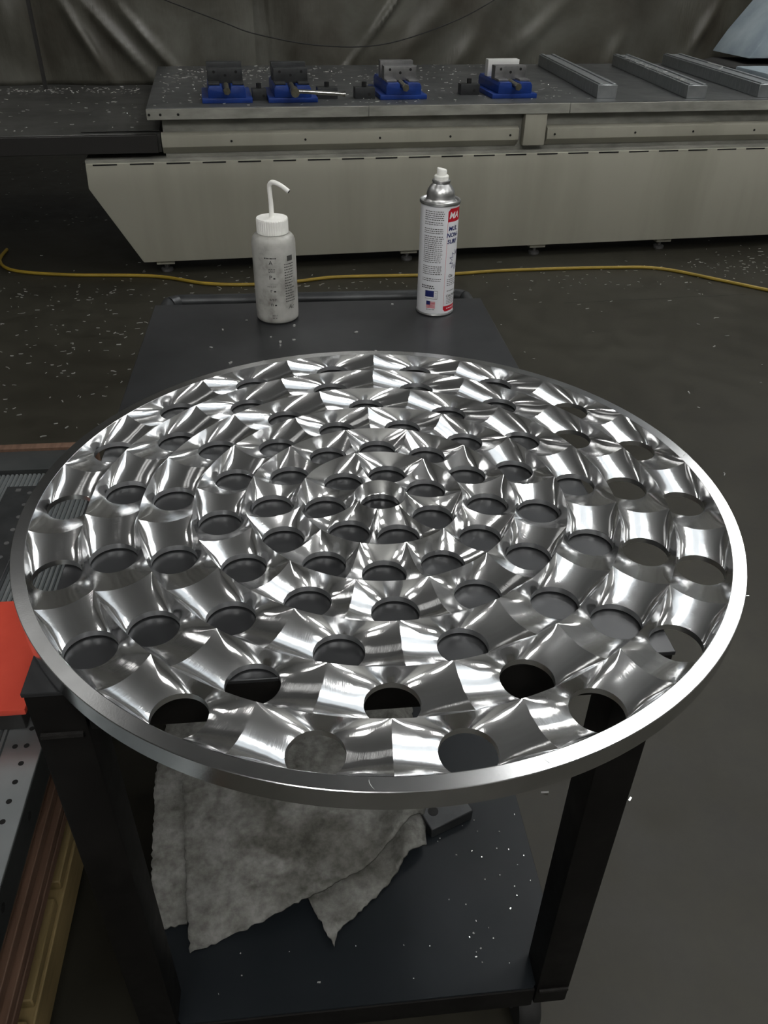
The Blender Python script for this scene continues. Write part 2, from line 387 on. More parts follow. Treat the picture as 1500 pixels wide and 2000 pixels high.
# dark way cover to the left of the table
m_way = mottled('dark oily way cover', (.050,.050,.048), (.085,.085,.08), 4, .4, .3, .04, .001)
way = thing('way_cover', 'dark flat way cover reaching left from the milling machine table', 'machine cover', MO, A)
mb = MB(); mb.box(-3.4, -.345, .05, 1.75, .57, .653); mb.build('cover_top', m_way, way, bevel=.002, seg=1)
mb = MB(); mb.box(-3.4, -.36, .02, .0495, .573, .651); mb.build('cover_apron', m_black, way, bevel=.002, seg=1)
mb = MB(); mb.box(-3.2, -3.05, .3, 1.5, 0, .569); mb.build('cover_leg', m_black, way)
mb = MB(); mb.box(-.705, -.348, .09, 1.0, .6565, .6605)
tag(mb.build('cover_sheet', m_way, None, bevel=.0005, seg=1), 'thin dark steel sheet lying on the way cover beside the table', 'steel sheet')
bpy.data.objects['cover_sheet'].location = MO; bpy.data.objects['cover_sheet'].rotation_euler = (0,0,A)

# plastic sheeting behind the machine
m_vinyl = mat('dirty clear plastic sheeting', (.17,.165,.14), .32, 0); t = NT(m_vinyl)
v = t.coords((1,1,1)); cc = t.ramp(t.noise(v, 1.7, 6, .62, .4), [(.28, (.035,.028,.019)), (.5, (.075,.072,.058)), (.72, (.13,.13,.112))])
t.col(cc); t.rgh(.28, .5, t.noise(v, 5, 4)); t.bump(t.noise(t.coords((3,1,.5)), 5, 5), .35, .02)
FOLDS = [((-1.10,1.45),(-.639,.62),.030,.05), ((-1.07,1.45),(-.404,.655),.028,.055), ((-.90,1.45),(-.299,.74),.026,.05), ((1.44,1.46),(.823,.763),.013,.06),
         ((-1.25,1.5),(-1.16,.60),.09,.05), ((2.1,1.5),(1.55,.78),.06,.03), ((1.75,1.5),(1.2,.80),.07,.03), ((2.6,1.4),(1.9,.80),.05,.025), ((-.85,1.2),(-.72,.62),.05,.02), ((.30,1.5),(.33,.70),.02,.012), ((2.9,1.4),(2.65,.8),.05,.02), ((3.5,1.4),(3.2,.8),.04,.03)]
def fold(x, z):
    y = 0
    for (ax, az), (bx, bz), w, hgt in FOLDS:
        tt = (z-bz)/(az-bz); cx = bx+(ax-bx)*tt
        nx = (bz-az); nz = (ax-bx); L = math.hypot(nx, nz); d = abs((x-cx)*nx/L)
        y -= hgt*math.exp(-(d/w)**2)*(.6+.4*sin(9*tt+ax*7))
    y += .025*sin(x*5.3+z*1.2+.5*sin(z*3+x))+.012*sin(x*13+z*4)
    return y
def curtain(name, x0, x1, yb, z0, z1, label, wave=0.):
    nx = int((x1-x0)/.009); nz = int((z1-z0)/.03); vs = []; fs = []
    for i in range(nx+1):
        for j in range(nz+1):
            x = x0+(x1-x0)*i/nx; z = z0+(z1-z0)*j/nz
            vs.append((x, yb+fold(x, z)+wave*sin(x*3), z))
    for i in range(nx):
        for j in range(nz): a = i*(nz+1)+j; fs.append((a, a+nz+1, a+nz+2, a+1))
    o = link(name, mesh(name, vs, fs, m_vinyl, True), None, MO, (0,0,A))
    md = o.modifiers.new('thickness', 'SOLIDIFY'); md.thickness = .0015
    return tag(o, label, 'plastic sheet')
curtain('plastic_sheeting', -3.3, .21, 1.62, .655, 3.2, 'dirty plastic sheeting with diagonal folds above the dark way cover')
curtain('plastic_sheeting', .12, 4.4, 1.72, .30, 3.2, 'dirty plastic sheeting hanging behind the table with the blue vises')
mb = MB(); mb.box(-1.063, -1.043, 1.45, 1.47, .6535, 3.2); o = mb.build('dark_post', m_black, None, loc=MO, rot=(0,0,A)); tag(o, 'thin dark upright post on the way cover before the sheeting', 'post')
pts = catmull([(-.35,1.56,1.12),(.007,1.55,.999),(.218,1.54,.932),(.596,1.53,.873),(.988,1.53,.876),(1.40,1.55,.98),(1.71,1.56,1.114),(2.0,1.57,1.3),(2.3,1.6,1.6)], 8)
mb = MB(); mb.tube(pts, .0035, 6); tag(mb.build('hanging_cable', m_rub, None, True, loc=MO, rot=(0,0,A)), 'thin dark cable sagging in front of the plastic sheeting', 'cable')

# ------------------------------------------------------------------ vises on the table
def make_vise(label, jaw_open, m_fix, turn):
    t_ = thing('machine_vise', label, 'vise', (0,0,0), turn, 'blue machine vises on the milling table')
    mb = MB(); mb.box(-.118, .118, 0, .36, 0, .022); mb.build('base', m_blue, t_, bevel=.004)
    mb = MB(); mb.prism([(-.088,.0225),(-.088,.058),(-.080,.072),(-.022,.072),(-.016,.05),(.016,.05),(.022,.072),(.080,.072),(.088,.058),(.088,.0225)], .004, .36, 'y'); mb.build('body', m_blue, t_, bevel=.003)
    y1 = .10
    mb = MB(); mb.box(-.082, .082, y1, y1+.06, .0725, .135); mb.box(-.082, -.03, y1-.07, y1, .0725, .082); mb.box(.03, .082, y1-.07, y1, .0725, .082); mj = mb.build('moving_jaw', m_jaw if m_fix is not m_darksteel else m_darksteel, t_, bevel=.002)
    for (x, z) in ((-.052,.120),(.052,.120),(0,.106)):
        mb = MB(); mb.tube([(x, y1+.0005, z), (x, y1-.001, z)], .0065, 12); mb.build('bolt_hole', m_hole, mj)
    y2 = y1+.06+jaw_open
    mb = MB(); mb.box(-.084, .084, y2, y2+.05, .0725, .150); fj = mb.build('fixed_jaw', m_fix, t_, bevel=.002)
    mb = MB(); mb.tube([(0, -.03, .058), (0, .10, .064)], .013, 12); mb.tube([(0, -.045, .057), (0, -.030, .058)], .017, 6); mb.build('screw', m_brass, t_, True)
    return t_
mid_z = TT
V = [('blue machine vise furthest left, with dark jaws and chips around', .05, m_darksteel, (-.018, .10), .0),
     ('blue machine vise with a steel wrench handle fitted on its screw', .04, m_darksteel, (.292, .09), .0),
     ('blue machine vise third from left, between wrench vise and bright-jawed vise', .03, m_jaw, (.842, .14), .0),
     ('blue machine vise on the right with pale bright jaws, nearest the bars', .06, mat('pale jaw steel', (.72,.72,.70), .4, .2), (1.412, .13), .0)]
for lab, op, mf, (x, y), tr in V:
    v_ = make_vise(lab, op, mf, A+tr); v_.location = mloc(x, y, TT)
# wrench handle on the second vise
h0 = Vector((.292, .05, TT+.058))
wr = thing('vise_wrench', 'shiny steel wrench handle sticking out sideways from the second vise', 'wrench', MO, A)
mb = MB(); mb.tube([h0+Vector((0,-.075,.0)), h0+Vector((0,.004,0))], .020, 12); mb.build('socket', m_brass, wr, True)
mb = MB(); mb.tube(catmull([h0+Vector((.015,-.052,.004)), h0+Vector((.10,-.054,-.001)), h0+Vector((.215,-.058,-.008))], 4), .0095, 10); mb.build('handle', m_chrome, wr, True)
mb = MB(); mb.tube([h0+Vector((.213,-.058,-.008)), h0+Vector((.235,-.059,-.009))], [.008,.013], 10); mb.build('handle_end', m_chrome, wr, True)
# step clamps beside the vises
for (x, y, lab) in ((.137, .17, 'dark steel clamp block between the two left vises'), (.470, .19, 'dark steel clamp block right of the wrench vise'),
                    (.655, .18, 'dark steel clamp block just left of the third vise'), (1.215, .26, 'dark steel clamp block just left of the right vise')):
    t_ = thing('clamp_block', lab, 'clamp', mloc(x, y, TT), A, 'clamps holding the vises')
    hw_ = .034 if x < .2 else .05; mb = MB(); mb.box(-hw_, hw_, 0, .06, 0, .05); mb.build('block', m_darksteel, t_, bevel=.002)
    mb = MB(); mb.tube([(0, .03, .0505), (0, .03, .072)], .012, 6); mb.build('nut', m_hole, t_)
    mb = MB(); mb.tube([(.02, .0002, .02), (.02, -.0015, .02)], .007, 10); mb.build('bolt_hole', m_hole, t_)
# long aluminium bars on the table at right
def bar(name, lab, p0, p1, w, hgt, nstud):
    a = math.atan2(p1[1]-p0[1], p1[0]-p0[0]); L = math.hypot(p1[0]-p0[0], p1[1]-p0[1])
    t_ = thing(name, lab, 'metal bar', mloc(p0[0], p0[1], TT), A+a, 'long aluminium bars on the table')
    mb = MB(); mb.box(0, L, -w, 0, 0, hgt); mb.build('body', m_alubar, t_, bevel=.002, seg=1)
    for y0 in (-w+.006, -.026):
        mb = MB(); mb.box(.01, L-.01, y0, y0+.018, hgt+.0002, hgt+.006); mb.build('top_rail', m_alubar, t_, bevel=.001, seg=1)
    return t_
bar('grooved_bar', 'grey grooved aluminium bar on the table nearest the right vise', (1.84,.10), (2.0,1.42), .10, .062, 0)
bar('grooved_bar', 'middle grey aluminium bar on the table, littered with bright swarf', (2.31,.05), (2.50,1.40), .10, .062, 0)
bar('grooved_bar', 'rightmost grey aluminium bar on the table with a curled chip on top', (2.72,.06), (2.86,1.42), .12, .062, 0)
cp = catmull([(2.86,.85,TT+.072),(2.86,.75,TT+.073),(2.845,.66,TT+.073),(2.80,.60,TT+.071),(2.78,.585,TT+.0705)], 5)
mb = MB(); mb.tube(cp, [.004]*len(cp), 6); tag(mb.build('curled_chip', m_chip, None, True, loc=MO, rot=(0,0,A)), 'long curled bright metal chip on the rightmost aluminium bar', 'metal chip')

# ------------------------------------------------------------------ pale casting at the upper right
m_cast = mottled('pale blue grey casting', (.22,.27,.31), (.36,.42,.45), 5, .5, .1, .15, .004)
t_ = thing('machine_casting', 'pale blue grey machine casting at the right end of the table', 'machine part', MO, A)
mb = MB(); mb.prism([(3.22,.845),(3.30,.97),(3.50,1.22),(3.80,1.5),(4.4,1.5),(4.4,.845)], 1.0, 1.45, 'y'); cb = mb.build('casting_body', m_cast, t_, bevel=.012)
mb = MB(); mb.tube([(3.37,1.001,.955),(3.37,.998,.955)], .011, 10); mb.build('bolt_hole', m_hole, cb)
mb = MB(); mb.prism([(3.12,TT+.001),(3.12,TT+.03),(3.2,TT+.045),(4.4,TT+.045),(4.4,TT+.001)], .98, 1.40, 'y'); mb.build('casting_foot', m_black, t_, bevel=.004)
mb = MB(); mb.box(3.08, 4.4, .42, .90, TT+.001, TT+.05); tag(mb.build('pale_slab', m_cast, None, bevel=.01, loc=MO, rot=(0,0,A)), 'pale blue grey slab lying on the table below the casting', 'metal slab')

# ------------------------------------------------------------------ yellow cord on the floor
m_yel = mottled('yellow rubber cord', (.22,.15,.012), (.32,.22,.022), 8, .5, 0, .05)
cpts = [(-1.30,4.05),(-1.285,3.86),(-1.17,3.70),(-.897,3.62),(-.46,3.575),(-.196,3.455),(.032,3.425),(.267,3.46),(.468,3.51),(.875,3.512),(1.078,3.524),(1.384,3.562),(1.946,3.575),(2.189,3.54),(2.416,3.361),(2.611,3.19),(2.9,2.95)]
mb = MB(); mb.tube(catmull([(x, y, .0085) for x, y in cpts], 8), .0085, 8); tag(mb.build('yellow_cord', m_yel, None, True), 'long yellow cord snaking along the floor before the machine', 'cord')

# ------------------------------------------------------------------ wash bottle
BL = Vector((.2257, .8725, CT))
m_bot = mat('cloudy plastic bottle', (.42,.42,.40), .35); t = NT(m_bot)
v = t.coords((1,1,1)); g = t.ramp(t.noise(v, 26, 5, .6), [(.3, (.20,.19,.175)), (.5, (.40,.40,.375)), (.75, (.50,.50,.475))]); t.col(g); t.rgh(.28, .45, t.noise(v, 60, 3))
t.b.inputs['Subsurface Weight'].default_value = .15; t.b.inputs['Subsurface Radius'].default_value = (.01,.01,.01); t.b.inputs['Subsurface Scale'].default_value = .3
RB = .0372
bot = thing('wash_bottle', 'cloudy white plastic wash bottle with bent spout on the cart', 'bottle', BL)
prof = [(.0,.0005),(.030,.0005),(.0345,.001),(.0368,.004),(RB,.010),(RB,.131),(.0368,.1375),(.0350,.1435),(.0315,.1475),(.0280,.1490),(.0256,.1495),(.0250,.1535)]
mb = MB(); mb.lathe(prof, 48); mb.build('body', m_bot, bot, True, sharp=1.2)
mb = MB(); n = 120; ring = []
vs = []; fs = []
for z_, k_ in ((.1508,1),(.1725,1),(.1745,0)):
    for k in range(n):
        a = 2*PI*k/n; r = .0268-(.0007 if (k % 3 == 2 and k_) else 0)-(0 if k_ else .001); vs.append((r*cos(a), r*sin(a), z_))
for i in range(2):
    for k in range(n): fs.append((i*n+k, i*n+(k+1) % n, (i+1)*n+(k+1) % n, (i+1)*n+k))
fs.append(tuple(range(n-1,-1,-1))); fs.append(tuple(2*n+k for k in range(n)))
mb.add(vs, fs); mb.build('cap', m_white, bot)
tp = catmull([(0,0,.1745),(.0,.0,.195),(-.001,0,.219),(.0,-.002,.2275),(.006,-.006,.2315),(.018,-.012,.2275),(.0305,-.018,.2195)], 5)
mb = MB(); mb.tube(tp, [.0042-.0005*min(1, i/12) for i in range(len(tp))], 12); sp = mb.build('spout', m_white, bot, True)
mb = MB(); mb.tube([tp[-1]+(tp[-1]-tp[-2])*.02, tp[-1]+(tp[-1]-tp[-2])*.2], .0026, 10); mb.build('spout_opening', m_hole, sp)
# print wrapped on cylinders ------------------------------------------------
def text_mesh(s, size, bold=0., shear=0., spacing=1.):
    cu = bpy.data.curves.new('t', 'FONT'); cu.body = s; cu.size = size; cu.align_x = 'CENTER'; cu.offset = bold; cu.shear = shear; cu.resolution_u = 3; cu.space_character = spacing
    ob = bpy.data.objects.new('t', cu); COL.objects.link(ob)
    dg = bpy.context.evaluated_depsgraph_get(); me = bpy.data.meshes.new_from_object(ob.evaluated_get(dg))
    bpy.data.objects.remove(ob); return me
def wrap(me, R, a0, z0):
    """flat x,y -> cylinder: x along the circumference (to the right as seen from outside), y up"""
    for vv in me.vertices:
        x, y = vv.co.x, vv.co.y; a = a0+x/R
        vv.co = (R*cos(a), R*sin(a), z0+y)
    me.update(); return me
def rects(lst):
    """list of flat rectangles (x0,x1,y0,y1), cut fine so that they can be wrapped"""
    me = MB()
    for x0, x1, y0, y1 in lst:
        n = max(1, int((x1-x0)/.003)); vs = []; 
        for i in range(n+1): x = x0+(x1-x0)*i/n; vs += [(x, y0, 0), (x, y1, 0)]
        me.add(vs, [(2*i, 2*i+2, 2*i+3, 2*i+1) for i in range(n)])
    return mesh('print', me.v, me.f)
def put(nm, me, m, parent, R, a0, z0):
    me.materials.clear(); me.materials.append(m); wrap(me, R, a0, z0); return link(nm, me, parent)
m_ink = mat('black ink', (.012,.012,.012), .5); m_fade = mat('faded ink', (.055,.055,.052), .5)
rnd = random.Random(3)
def lines(w, n, pitch, h, jit=.25, gap=.35):
    out = []
    for i in range(n):
        x = -w/2; xe = w/2-rnd.random()*w*jit
        while x < xe:
            l = .0012+rnd.random()*.0032; out.append((x, min(x+l, xe), -i*pitch-h, -i*pitch)); x += l+.0007+rnd.random()*.0005
    return out
aB = math.radians(-93)
def bput(nm, me, m, da, z): return put(nm, me, m, bot, RB+.00015, aB+da/RB, z)
bput('print', rects(lines(.022, 1, .003, .0022, .05)), m_fade, -.004, .118)
for z_, w_, k_ in ((.099,.013,3), (.069,.020,1), (.047,.016,2), (.018,.009,3)):
    bput('print', rects(lines(w_, k_, .0026, .0010)), m_fade, -.002, z_)
for z_, s_ in ((.106, 'A'), (.081, 'P'), (.0585, 'r'), (.034, 'n')):
    bput('pictogram', text_mesh(s_, .0100, 0), m_ink, -.004 if s_ == 'A' else -.0055, z_)
    if s_ != 'A': bput('pictogram', rects([(.0, .0035, .0005, .0028)]), m_ink, -.001, z_)
bput('print', rects(lines(.022, 15, .0046, .0018, .4)), m_fade, .030, .106)
bput('print', rects([(-.006,.006,0,.009)]), m_fade, .031, .110)
bput('print', text_mesh('Ac', .011, 0, .3), m_ink, .029, .0265)
# ------------------------------------------------------------------ spray can
CB = Vector((.5125, .8885, CT))
RC = .0331
can = thing('spray_can', 'white and red aerosol spray can with silver dome on the cart', 'spray can', CB)
m_canw = mat('white can paint', (.66,.67,.70), .32); m_red = mat('red print', (.50,.012,.025), .35); m_navy = mat('navy print', (.012,.020,.12), .4)
m_tin, t = alu_mat('tin plate', .55, .36)
mb = MB(); mb.lathe([(RC-.001,.004),(RC,.005),(RC,.191),(RC-.0005,.1925)], 64); mb.build('body', m_canw, can, True)
mb = MB(); mb.lathe([(RC-.006,.0005),(RC+.0005,.0008),(RC+.0012,.0025),(RC+.0005,.0042)], 64); mb.build('bottom_seam', m_tin, can, True)
mb = MB(); mb.lathe([(RC-.001,.1925),(RC+.0018,.1928),(RC+.0022,.195),(RC+.0012,.1975),(RC-.0015,.1972),(RC-.004,.1945),(RC-.007,.196),(RC-.0085,.199),(.0235,.2005),(.0242,.206),(.0225,.2125),(.0185,.2185),(.0155,.2215),(.0145,.223),(.0152,.2245),(.0158,.2265),(.0150,.2285),(.0125,.2285)], 64); mb.build('dome', m_tin, can, True, sharp=1.0)
mb = MB(); mb.lathe([(.0118,.2286),(.0122,.2345),(.0112,.2358),(.0085,.2362)], 40); mb.build('collar', m_white, can, True)
mb = MB(); mb.lathe([(.0084,.2364),(.0084,.2445),(.0078,.2455)], 32)
nz_ = mb.build('nozzle', m_white, can, True)
for vv in nz_.data.vertices:
    if vv.co.z > .243: vv.co.z += -.20*vv.co.x
# print: a0 is the direction that faces the camera
aC = math.atan2(CAM.y-CB.y, CAM.x-CB.x)
def cput(nm, me, m, x, z, k=1): return put(nm, me, m, can, RC+.0001*k, aC+x/RC, z)
XL = .0155                                # left edge of the front label panel (to the right of the view centre)
def panel(x0, x1, y0, y1, rad, corner):
    pts = []; n = 14
    for i in range(n+1): pts.append((x0+(x1-x0)*i/n, y0, y1))
    me = MB(); vs = []
    for x, a, b in pts:
        d = max(0, rad-(x-x0)); cut = rad-math.sqrt(max(0, rad*rad-d*d))
        vs += [(x, a+(cut if corner == 'b' else 0), 0), (x, b-(cut if corner == 't' else 0), 0)]
    me.add(vs, [(2*i, 2*i+2, 2*i+3, 2*i+1) for i in range(n)]); return mesh('print', me.v, me.f)
cput('red_header', panel(XL, XL+.060, .1665, .1885, .005, 't'), m_red, 0, 0)
cput('red_footer', panel(XL, XL+.060, .0085, .0185, .004, 'b'), m_red, 0, 0)
cput('label_edge', rects([(XL,XL+.0005,.0185,.1665)]), m_red, 0, 0)
m_prw = mat('white print', (.72,.72,.72), .4)
cput('lettering', text_mesh('MA', .0155, .0002, .22), m_prw, XL+.0125, .172, 4)
for s_, x, z_ in (('MUL', .0118, .152), ('NON-', .0122, .141), ('SURF', .0118, .130)):
    cput('lettering', text_mesh(s_, .0100, .0003, .1), m_navy, XL+x, z_, 4)
cput('lettering', text_mesh('Cle', .0075, .0001), m_ink, XL+.0125, .0705, 4)
cput('lettering', text_mesh('CAUTION', .0066, .0001), m_ink, XL+.0195, .0345, 4)
cput('print', rects(lines(.030, 4, .0034, .0012)), m_ink, XL+.020, .067, 2)
cput('print', rects(lines(.026, 4, .0030, .0011)), m_fade, XL+.019, .0325, 2)
cput('print', rects(lines(.026, 1, .003, .0015)), m_fade, XL+.019, .0465, 2)
cput('print', rects(lines(.028, 1, .003, .0014)), m_prw, XL+.021, .0145, 2)
# starburst outline
vs = []; n = 11
for k in range(2*n):
    a = PI*k/n; r = .017 if k % 2 == 0 else .0098; vs.append((r*cos(a), r*sin(a)*1.1))
mbs = MB()
for k in range(2*n):
    p, q = Vector(vs[k]), Vector(vs[(k+1) % (2*n)]); w = .35 if k % 2 == 0 else .9
    mbs.add([(*p,0),(*q,0),(*(q*.86),0),(*(p*(.80 if k % 4 < 2 else .9)),0)], [(0,1,2,3)])
cput('starburst', mesh('s', mbs.v, mbs.f), m_navy, XL+.0235, .1, 5)
# small print block, badge and flag on the left of the seam
XT = -.0085
for z_, n_ in ((.1845,5), (.1665,2), (.1555,3), (.143,14), (.0915,5), (.0695,2)):
    cput('print', rects(lines(.036, n_, .0034, .0013, .12)), m_fade, XT, z_, 2)
cput('print', rects(lines(.026, 2, .0036, .0018, .1)), m_ink, XT-.006, .0565, 2)
cput('badge', rects([(-.0105,.006,.036,.0475)]), m_navy, XT, 0, 2)
cput('badge_frame', rects([(-.0105,.0125,.0325,.0332),(.0062,.0125,.0470,.0475),(.012,.0125,.0325,.0475),(.0075,.0108,.035,.0355),(.0075,.0108,.0385,.039),(.0075,.0108,.0425,.043)]), m_fade, XT, 0, 2)
cput('flag_stripes', rects([(-.0075,.009,.0155+.0022*i,.0155+.0022*i+.0012) for i in range(6)]), m_red, XT, 0, 2)
cput('flag_canton', rects([(-.0075,.0,.0215,.0285)]), m_navy, XT, 0, 3)
cput('print', rects(lines(.016, 1, .003, .0012, .1)), m_fade, XT+.001, .0135, 2)

# ------------------------------------------------------------------ pallet with plates at the left
m_pine = mottled('yellow pallet wood', (.16,.115,.045), (.24,.175,.075), 9, .65, 0, .3, .001, stretch=(6,1,6))
m_ply = mottled('brown stacked boards', (.085,.045,.028), (.15,.085,.055), 10, .65, 0, .3, .001, stretch=(8,.6,8))
m_plate = mottled('grey aluminium tooling plate', (.34,.37,.38), (.46,.49,.50), 6, .36, .85, .05, .0006)
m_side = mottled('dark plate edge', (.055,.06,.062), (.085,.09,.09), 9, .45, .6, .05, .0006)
pal = thing('wooden_pallet', 'yellowish wooden pallet carrying boards and grooved plates left of the cart', 'pallet')
for (x0, x1) in ((-.245,-.153), (-.50,-.40), (-.78,-.66), (-1.05,-.95)):
    mb = MB(); mb.box(x0, x1, -.28, 1.09, .0855, .155); mb.build('stringer', m_pine, pal, bevel=.002, seg=1)
    for y in (-.27, .42, 1.0):
        mb = MB(); mb.box(x0, x1-.02, y, y+.09, 0, .085); mb.build('block', m_pine, pal, bevel=.002, seg=1)
for i in range(8):
    mb = MB(); y = -.30+i*.176; mb.box(-1.08, -.157, y, y+.15, .1555, .178); mb.build('board', m_pine, pal, bevel=.002, seg=1)
for i, (yy_, wh) in enumerate(((-.15, 'nearest'), (.40, 'middle'), (.95, 'farthest'))):
    mb = MB(); mb.box(-.98, -.185, yy_, yy_+.09, .1783, .2188); tag(mb.build('spacer_block', m_ply, None, bevel=.002, seg=1), wh+' dark wooden spacer between pallet and board stack', 'wood block', 'spacers on the pallet')
bs = thing('board_stack', 'stack of brown rough boards lying on the pallet under the grooved plate', 'boards', (0,0,.219))
zz = 0
for i in range(7):
    th = [.020,.0145,.0175,.020,.016,.018,.0135][i]; dx = [.003,.012,.0,.008,.004,.013,.007][i]
    mb = MB(); mb.box(-1.02, -.150-dx*1.2, -.32+dx, 1.12-dx, zz, zz+th-.0015); mb.build('board', m_ply, bs, bevel=.0015, seg=1); zz += th
ZP = .219+zz+.0005
pl = thing('tooling_plate', 'thick grooved grey tooling plate with drilled holes on the board stack', 'metal plate')
ZT = .40
mb = MB(); mb.box(-1.0, -.155, -.30, 1.10, ZP, ZT-.004); mb.build('core', m_side, pl, bevel=.001, seg=1)
mb = MB(); mb.box(-.212, -.155, -.30, 1.10, ZT-.0038, ZT); sm = mb.build('smooth_strip', m_plate, pl, bevel=.0008, seg=1)
for k in range(22):
    for (dx, off) in ((-.178, 0), (-.195, .03)):
        y = -.28+k*.0335*1.0
        if dx == -.195 and k % 3: continue
        yy = .189+ (k-8)*.0325+ (0 if dx == -.178 else 0)
        mb = MB(); mb.tube([(dx, yy, ZT-.0002), (dx, yy, ZT+.0003)], .0042, 12); mb.build('drilled_hole', m_hole, sm)
for (y) in (.215, .08, .35, -.06):
    mb = MB(); mb.tube([(-.1552, y, .372), (-.1546, y, .372)], .007, 12); mb.build('drilled_hole', m_hole, pl)
for i in range(26):
    x = -.2135-.0098*i
    mb = MB(); mb.prism([(x-.0075,ZT-.0038),(x-.0060,ZT),(x-.0015,ZT),(x,ZT-.0038)], -.30, 1.10, 'y'); mb.build('tooth_strip', m_plate, pl)
bk = thing('perforated_rail', 'black steel rail with a row of holes on the grooved plate', 'metal rail', (0,0,ZT+.0005))
mb = MB(); mb.box(-.393, -.318, .60, 1.03, 0, .012); mb.build('rail', m_darksteel, bk, bevel=.001, seg=1)
for k in range(9):
    y = 1.0-k*.045
    mb = MB(); mb.tube([(-.338, y, .0118), (-.338, y, .0135)], .005, 10); mb.build('screw', m_jaw, bk, True)
mb = MB(); mb.box(-.37, -.36, 1.008, 1.018, .0118, .0135); mb.build('screw', m_jaw, bk)
mb = MB(); mb.box(-1.0, -.25, 1.125, 1.21, .0, ZT-.004); tag(mb.build('grey_plank', m_side, None, bevel=.002), 'dull grey slab standing behind the grooved plate', 'slab')
mb = MB(); mb.box(-1.02, -.24, 1.2115, 1.235, .0, ZT+.002); tag(mb.build('brown_plank', m_ply, None, bevel=.002), 'brown wooden plank on edge behind the grey slab at left', 'plank')
m_redp = mottled('red painted cover', (.62,.060,.032), (.70,.078,.042), 12, .55, 0, .05, .0006)
rb = thing('red_case', 'flat red case lying on the grooved plate left of the cart', 'case', (0,0,ZT+.0005))
mb = MB(); mb.box(-.52, -.172, .338, .590, .046, .058); mb.build('lid', m_redp, rb, bevel=.003)
mb = MB(); mb.box(-.505, -.186, .352, .576, 0, .0458); mb.build('shadow_tray', m_black, rb, bevel=.001, seg=1)  # black support stands in for the shadow under the lid

# ------------------------------------------------------------------ absorbent cloth and steel block on the lower deck
m_felt = mat('grey felt mat', (.2,.2,.19), .95, 0, .1); t = NT(m_felt); v = t.coords((1,1,1))
c = t.ramp(t.noise(v, 22, 6, .65), [(.28, (.075,.075,.065)), (.5, (.165,.165,.155)), (.75, (.235,.235,.225))]); st = t.ramp(t.noise(v, 7, 3, .5, .6), [(.36, (.35,.34,.30)), (.48, (1,1,1))])
c = t.mix(.55, c, t.ramp(t.noise(v, 75, 3, .6), [(.3, (.45,.45,.45)), (.7, (1.25,1.25,1.25))]), 'MULTIPLY'); t.col(t.mix(.6, c, st, 'MULTIPLY')); t.bump(t.noise(v, 220, 4), .6, .002)
SZ = .1705
def felt(name, outline, zfun, label, th=.004, res=.008):
    """a cloth of the given outline (x, y), lying at zfun(x, y) with a ragged edge"""
    bm = bmesh.new(); r2 = random.Random(5)
    pts = []
    for i in range(len(outline)):
        a, b = Vector(outline[i]), Vector(outline[(i+1) % len(outline)]); n = max(1, int((b-a).length/.006))
        nrm = Vector((b.y-a.y, a.x-b.x)).normalized()
        for k in range(n):
            q = a.lerp(b, k/n)
            if 0 < k: q += nrm*(r2.random()-.5)*.0035
            pts.append(q)
    xs = [p.x for p in pts]; ys = [p.y for p in pts]
    def inside(x, y):
        c_ = False; n = len(pts)
        for i in range(n):
            p, q = pts[i], pts[(i+1) % n]
            if (p.y > y) != (q.y > y) and x < (q.x-p.x)*(y-p.y)/(q.y-p.y)+p.x: c_ = not c_
        return c_
    from mathutils.geometry import delaunay_2d_cdt
    vv = [Vector((p.x, p.y)) for p in pts]; n0 = len(vv)
    x = min(xs)
    while x < max(xs):
        y = min(ys)
        while y < max(ys):
            if inside(x, y) and min((Vector((x, y))-p).length for p in pts) > res*.6: vv.append(Vector((x, y)))
            y += res
        x += res
    ov, oe, of, *_ = delaunay_2d_cdt(vv, [(i, (i+1) % n0) for i in range(n0)], [list(range(n0))], 1, 1e-5)
    me = mesh(name, [(p.x, p.y, zfun(p.x, p.y)) for p in ov], [tuple(f) for f in of], m_felt, True)
    o = link(name, me); md = o.modifiers.new('thickness', 'SOLIDIFY'); md.thickness = th; md.offset = 1
    return tag(o, label, 'cloth')
def bumpy(x, y): return .006*sin(9*x+3)*sin(11*y)+.003*sin(23*x+17*y)
felt('felt_mat', [(-.02,.62),(-.028,.40),(-.004,.135),(.05,.142),(.12,.62)], lambda x, y: SZ+.004+.012*max(0, min(1, (y-.16)/.1))+.3*bumpy(x, y)*.5, 'lower left layer of grey felt mat peeking out on the lower deck')
felt('felt_mat', [(.03,.62),(.022,.40),(.058,.100),(.16,.128),(.25,.160),(.335,.200),(.40,.248),(.428,.272),(.437,.30),(.437,.42),(.45,.62)],
     lambda x, y: SZ+.027+.034*math.exp(-((x-.405)/.042)**2)-.030*max(0, min(1, (x-.418)/.022))+bumpy(x, y)*.5-.026*max(0, min(1, (.16-y)/.06))*max(0, min(1, (.3-x)/.2)), 'large grey stained felt mat folded on the lower deck of the cart')
felt('felt_mat', [(.235,.165),(.272,.086),(.278,.108),(.345,.160),(.375,.188),(.40,.215),(.43,.232),(.437,.29),(.437,.36),(.24,.36)],
     lambda x, y: SZ+.004+.026*math.exp(-((x-.405)/.026)**2)*max(0,min(1,(y-.14)/.06)), 'small torn corner of grey felt mat under the folded mat')
t_ = thing('steel_block', 'dark flat steel block with a hole beside the felt mat', 'metal block', (.520, .283, SZ+.0003), math.radians(22))
bm_ = MB(); bm_.box(-.082, .0, 0, .11, 0, .024); bm_.build('block', m_darksteel, t_, bevel=.0015, seg=1)
mb = MB(); mb.tube([(-.062,.03,.0239),(-.062,.03,.0246)], .009, 16); mb.build('bolt_hole', m_hole, t_)

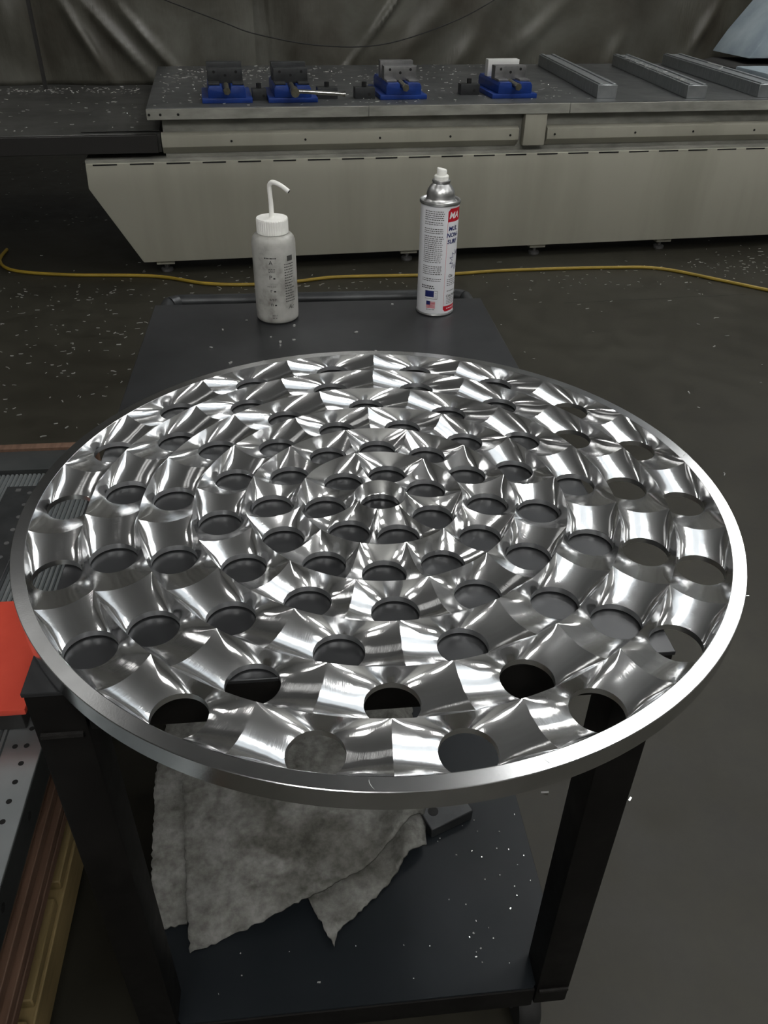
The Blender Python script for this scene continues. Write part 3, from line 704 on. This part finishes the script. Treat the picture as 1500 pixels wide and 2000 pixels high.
# ------------------------------------------------------------------ swarf
def chips(name, spots, label, size=(.006,.020), base=None, fine=1.):
    mb = MB(); r = random.Random(11)
    for (x, y, z) in spots:
        L = r.uniform(*size); w = r.uniform(.0015, .0048)*fine; h = r.uniform(.0008, .003)*fine; a = r.uniform(0, PI)
        Mx = Matrix.Translation((x, y, z)) @ Matrix.Rotation(a, 4, 'Z') @ Matrix.Rotation(r.uniform(0, .35), 4, 'Y')
        if r.random() < .35:
            b = r.uniform(.2,.9)
            Mx2 = Mx @ Matrix.Translation((L/2, 0, 0)) @ Matrix.Rotation(b, 4, 'Z')
            mb.box(0, L*.5, -w/2, w/2, 0, h, 0, Mx2)
        mb.box(-L/2, L/2, -w/2, w/2, 0, h, 0, Mx)
    o = mb.build(name, m_chip, None, loc=base, rot=(0,0,A) if base is not None else None)
    return tag(o, label, 'swarf', kind='stuff')
r = random.Random(21); sp = []
for i in range(230):                          # dense patch on the left
    sp.append((r.gauss(-.55, .42), r.gauss(2.75, .42), .0006))
for i in range(240): sp.append((r.uniform(-1.6, 3.2), r.gauss(3.45, .13), .0006))
for i in range(80): sp.append((r.gauss(2.75, .2), r.gauss(3.62, .14), .0006))
for i in range(200): sp.append((r.uniform(-1.6, 2.6), r.uniform(.1, 3.5), .0006))
for i in range(150): sp.append((r.uniform(-2.2, -.6), r.uniform(4.4, 6.2), .0006))
sp = [p for p in sp if not (-1.1 < p[0] < .63 and -.4 < p[1] < 1.2)]
chips('floor_swarf', sp, 'bright metal swarf scattered over the dark concrete floor')
sp = []
for i in range(420): sp.append((r.uniform(-.36, 1.8), r.uniform(.02, 1.48)**1, TT+.0006))
for i in range(160): sp.append((r.uniform(-.3, .5), abs(r.gauss(1.2, .2)), TT+.0006))
sp = [p for p in sp if p[1] < 1.49]
chips('table_swarf', sp, 'bright metal swarf sprinkled over the machine table around the vises', (.006,.022), MO)
sp = [(r.uniform(-1.5, -.40), r.uniform(.07, 1.1), .6612) for i in range(70)]+[(r.uniform(-1.5, -.5), abs(r.gauss(1.42, .07)), .6538) for i in range(170)]
chips('cover_swarf', sp, 'bright metal swarf on the dark way cover by the sheeting', (.006,.02), MO)
sp = []
for i in range(60): s = r.random(); sp.append((2.29+.18*s+r.uniform(-.0,.07), .1+1.25*s, TT+.0688))
chips('bar_swarf', sp, 'bright swarf heaped along the middle aluminium bar', (.008,.024), MO)
sp = [(r.uniform(.45,.60), r.uniform(.03,.30), SZ+.0006) for i in range(34)]+[(r.uniform(.1,.5), r.uniform(.02,.1), SZ+.0006) for i in range(12)]
chips('deck_swarf', sp, 'tiny metal chips on the lower deck of the cart', (.0008,.0022), fine=.5)
sp = [(r.uniform(.02,.58), r.uniform(.68,.93), CT+.0003) for i in range(12)]
chips('cart_top_swarf', sp, 'a few tiny chips on the top deck near the bottles', (.002,.006))
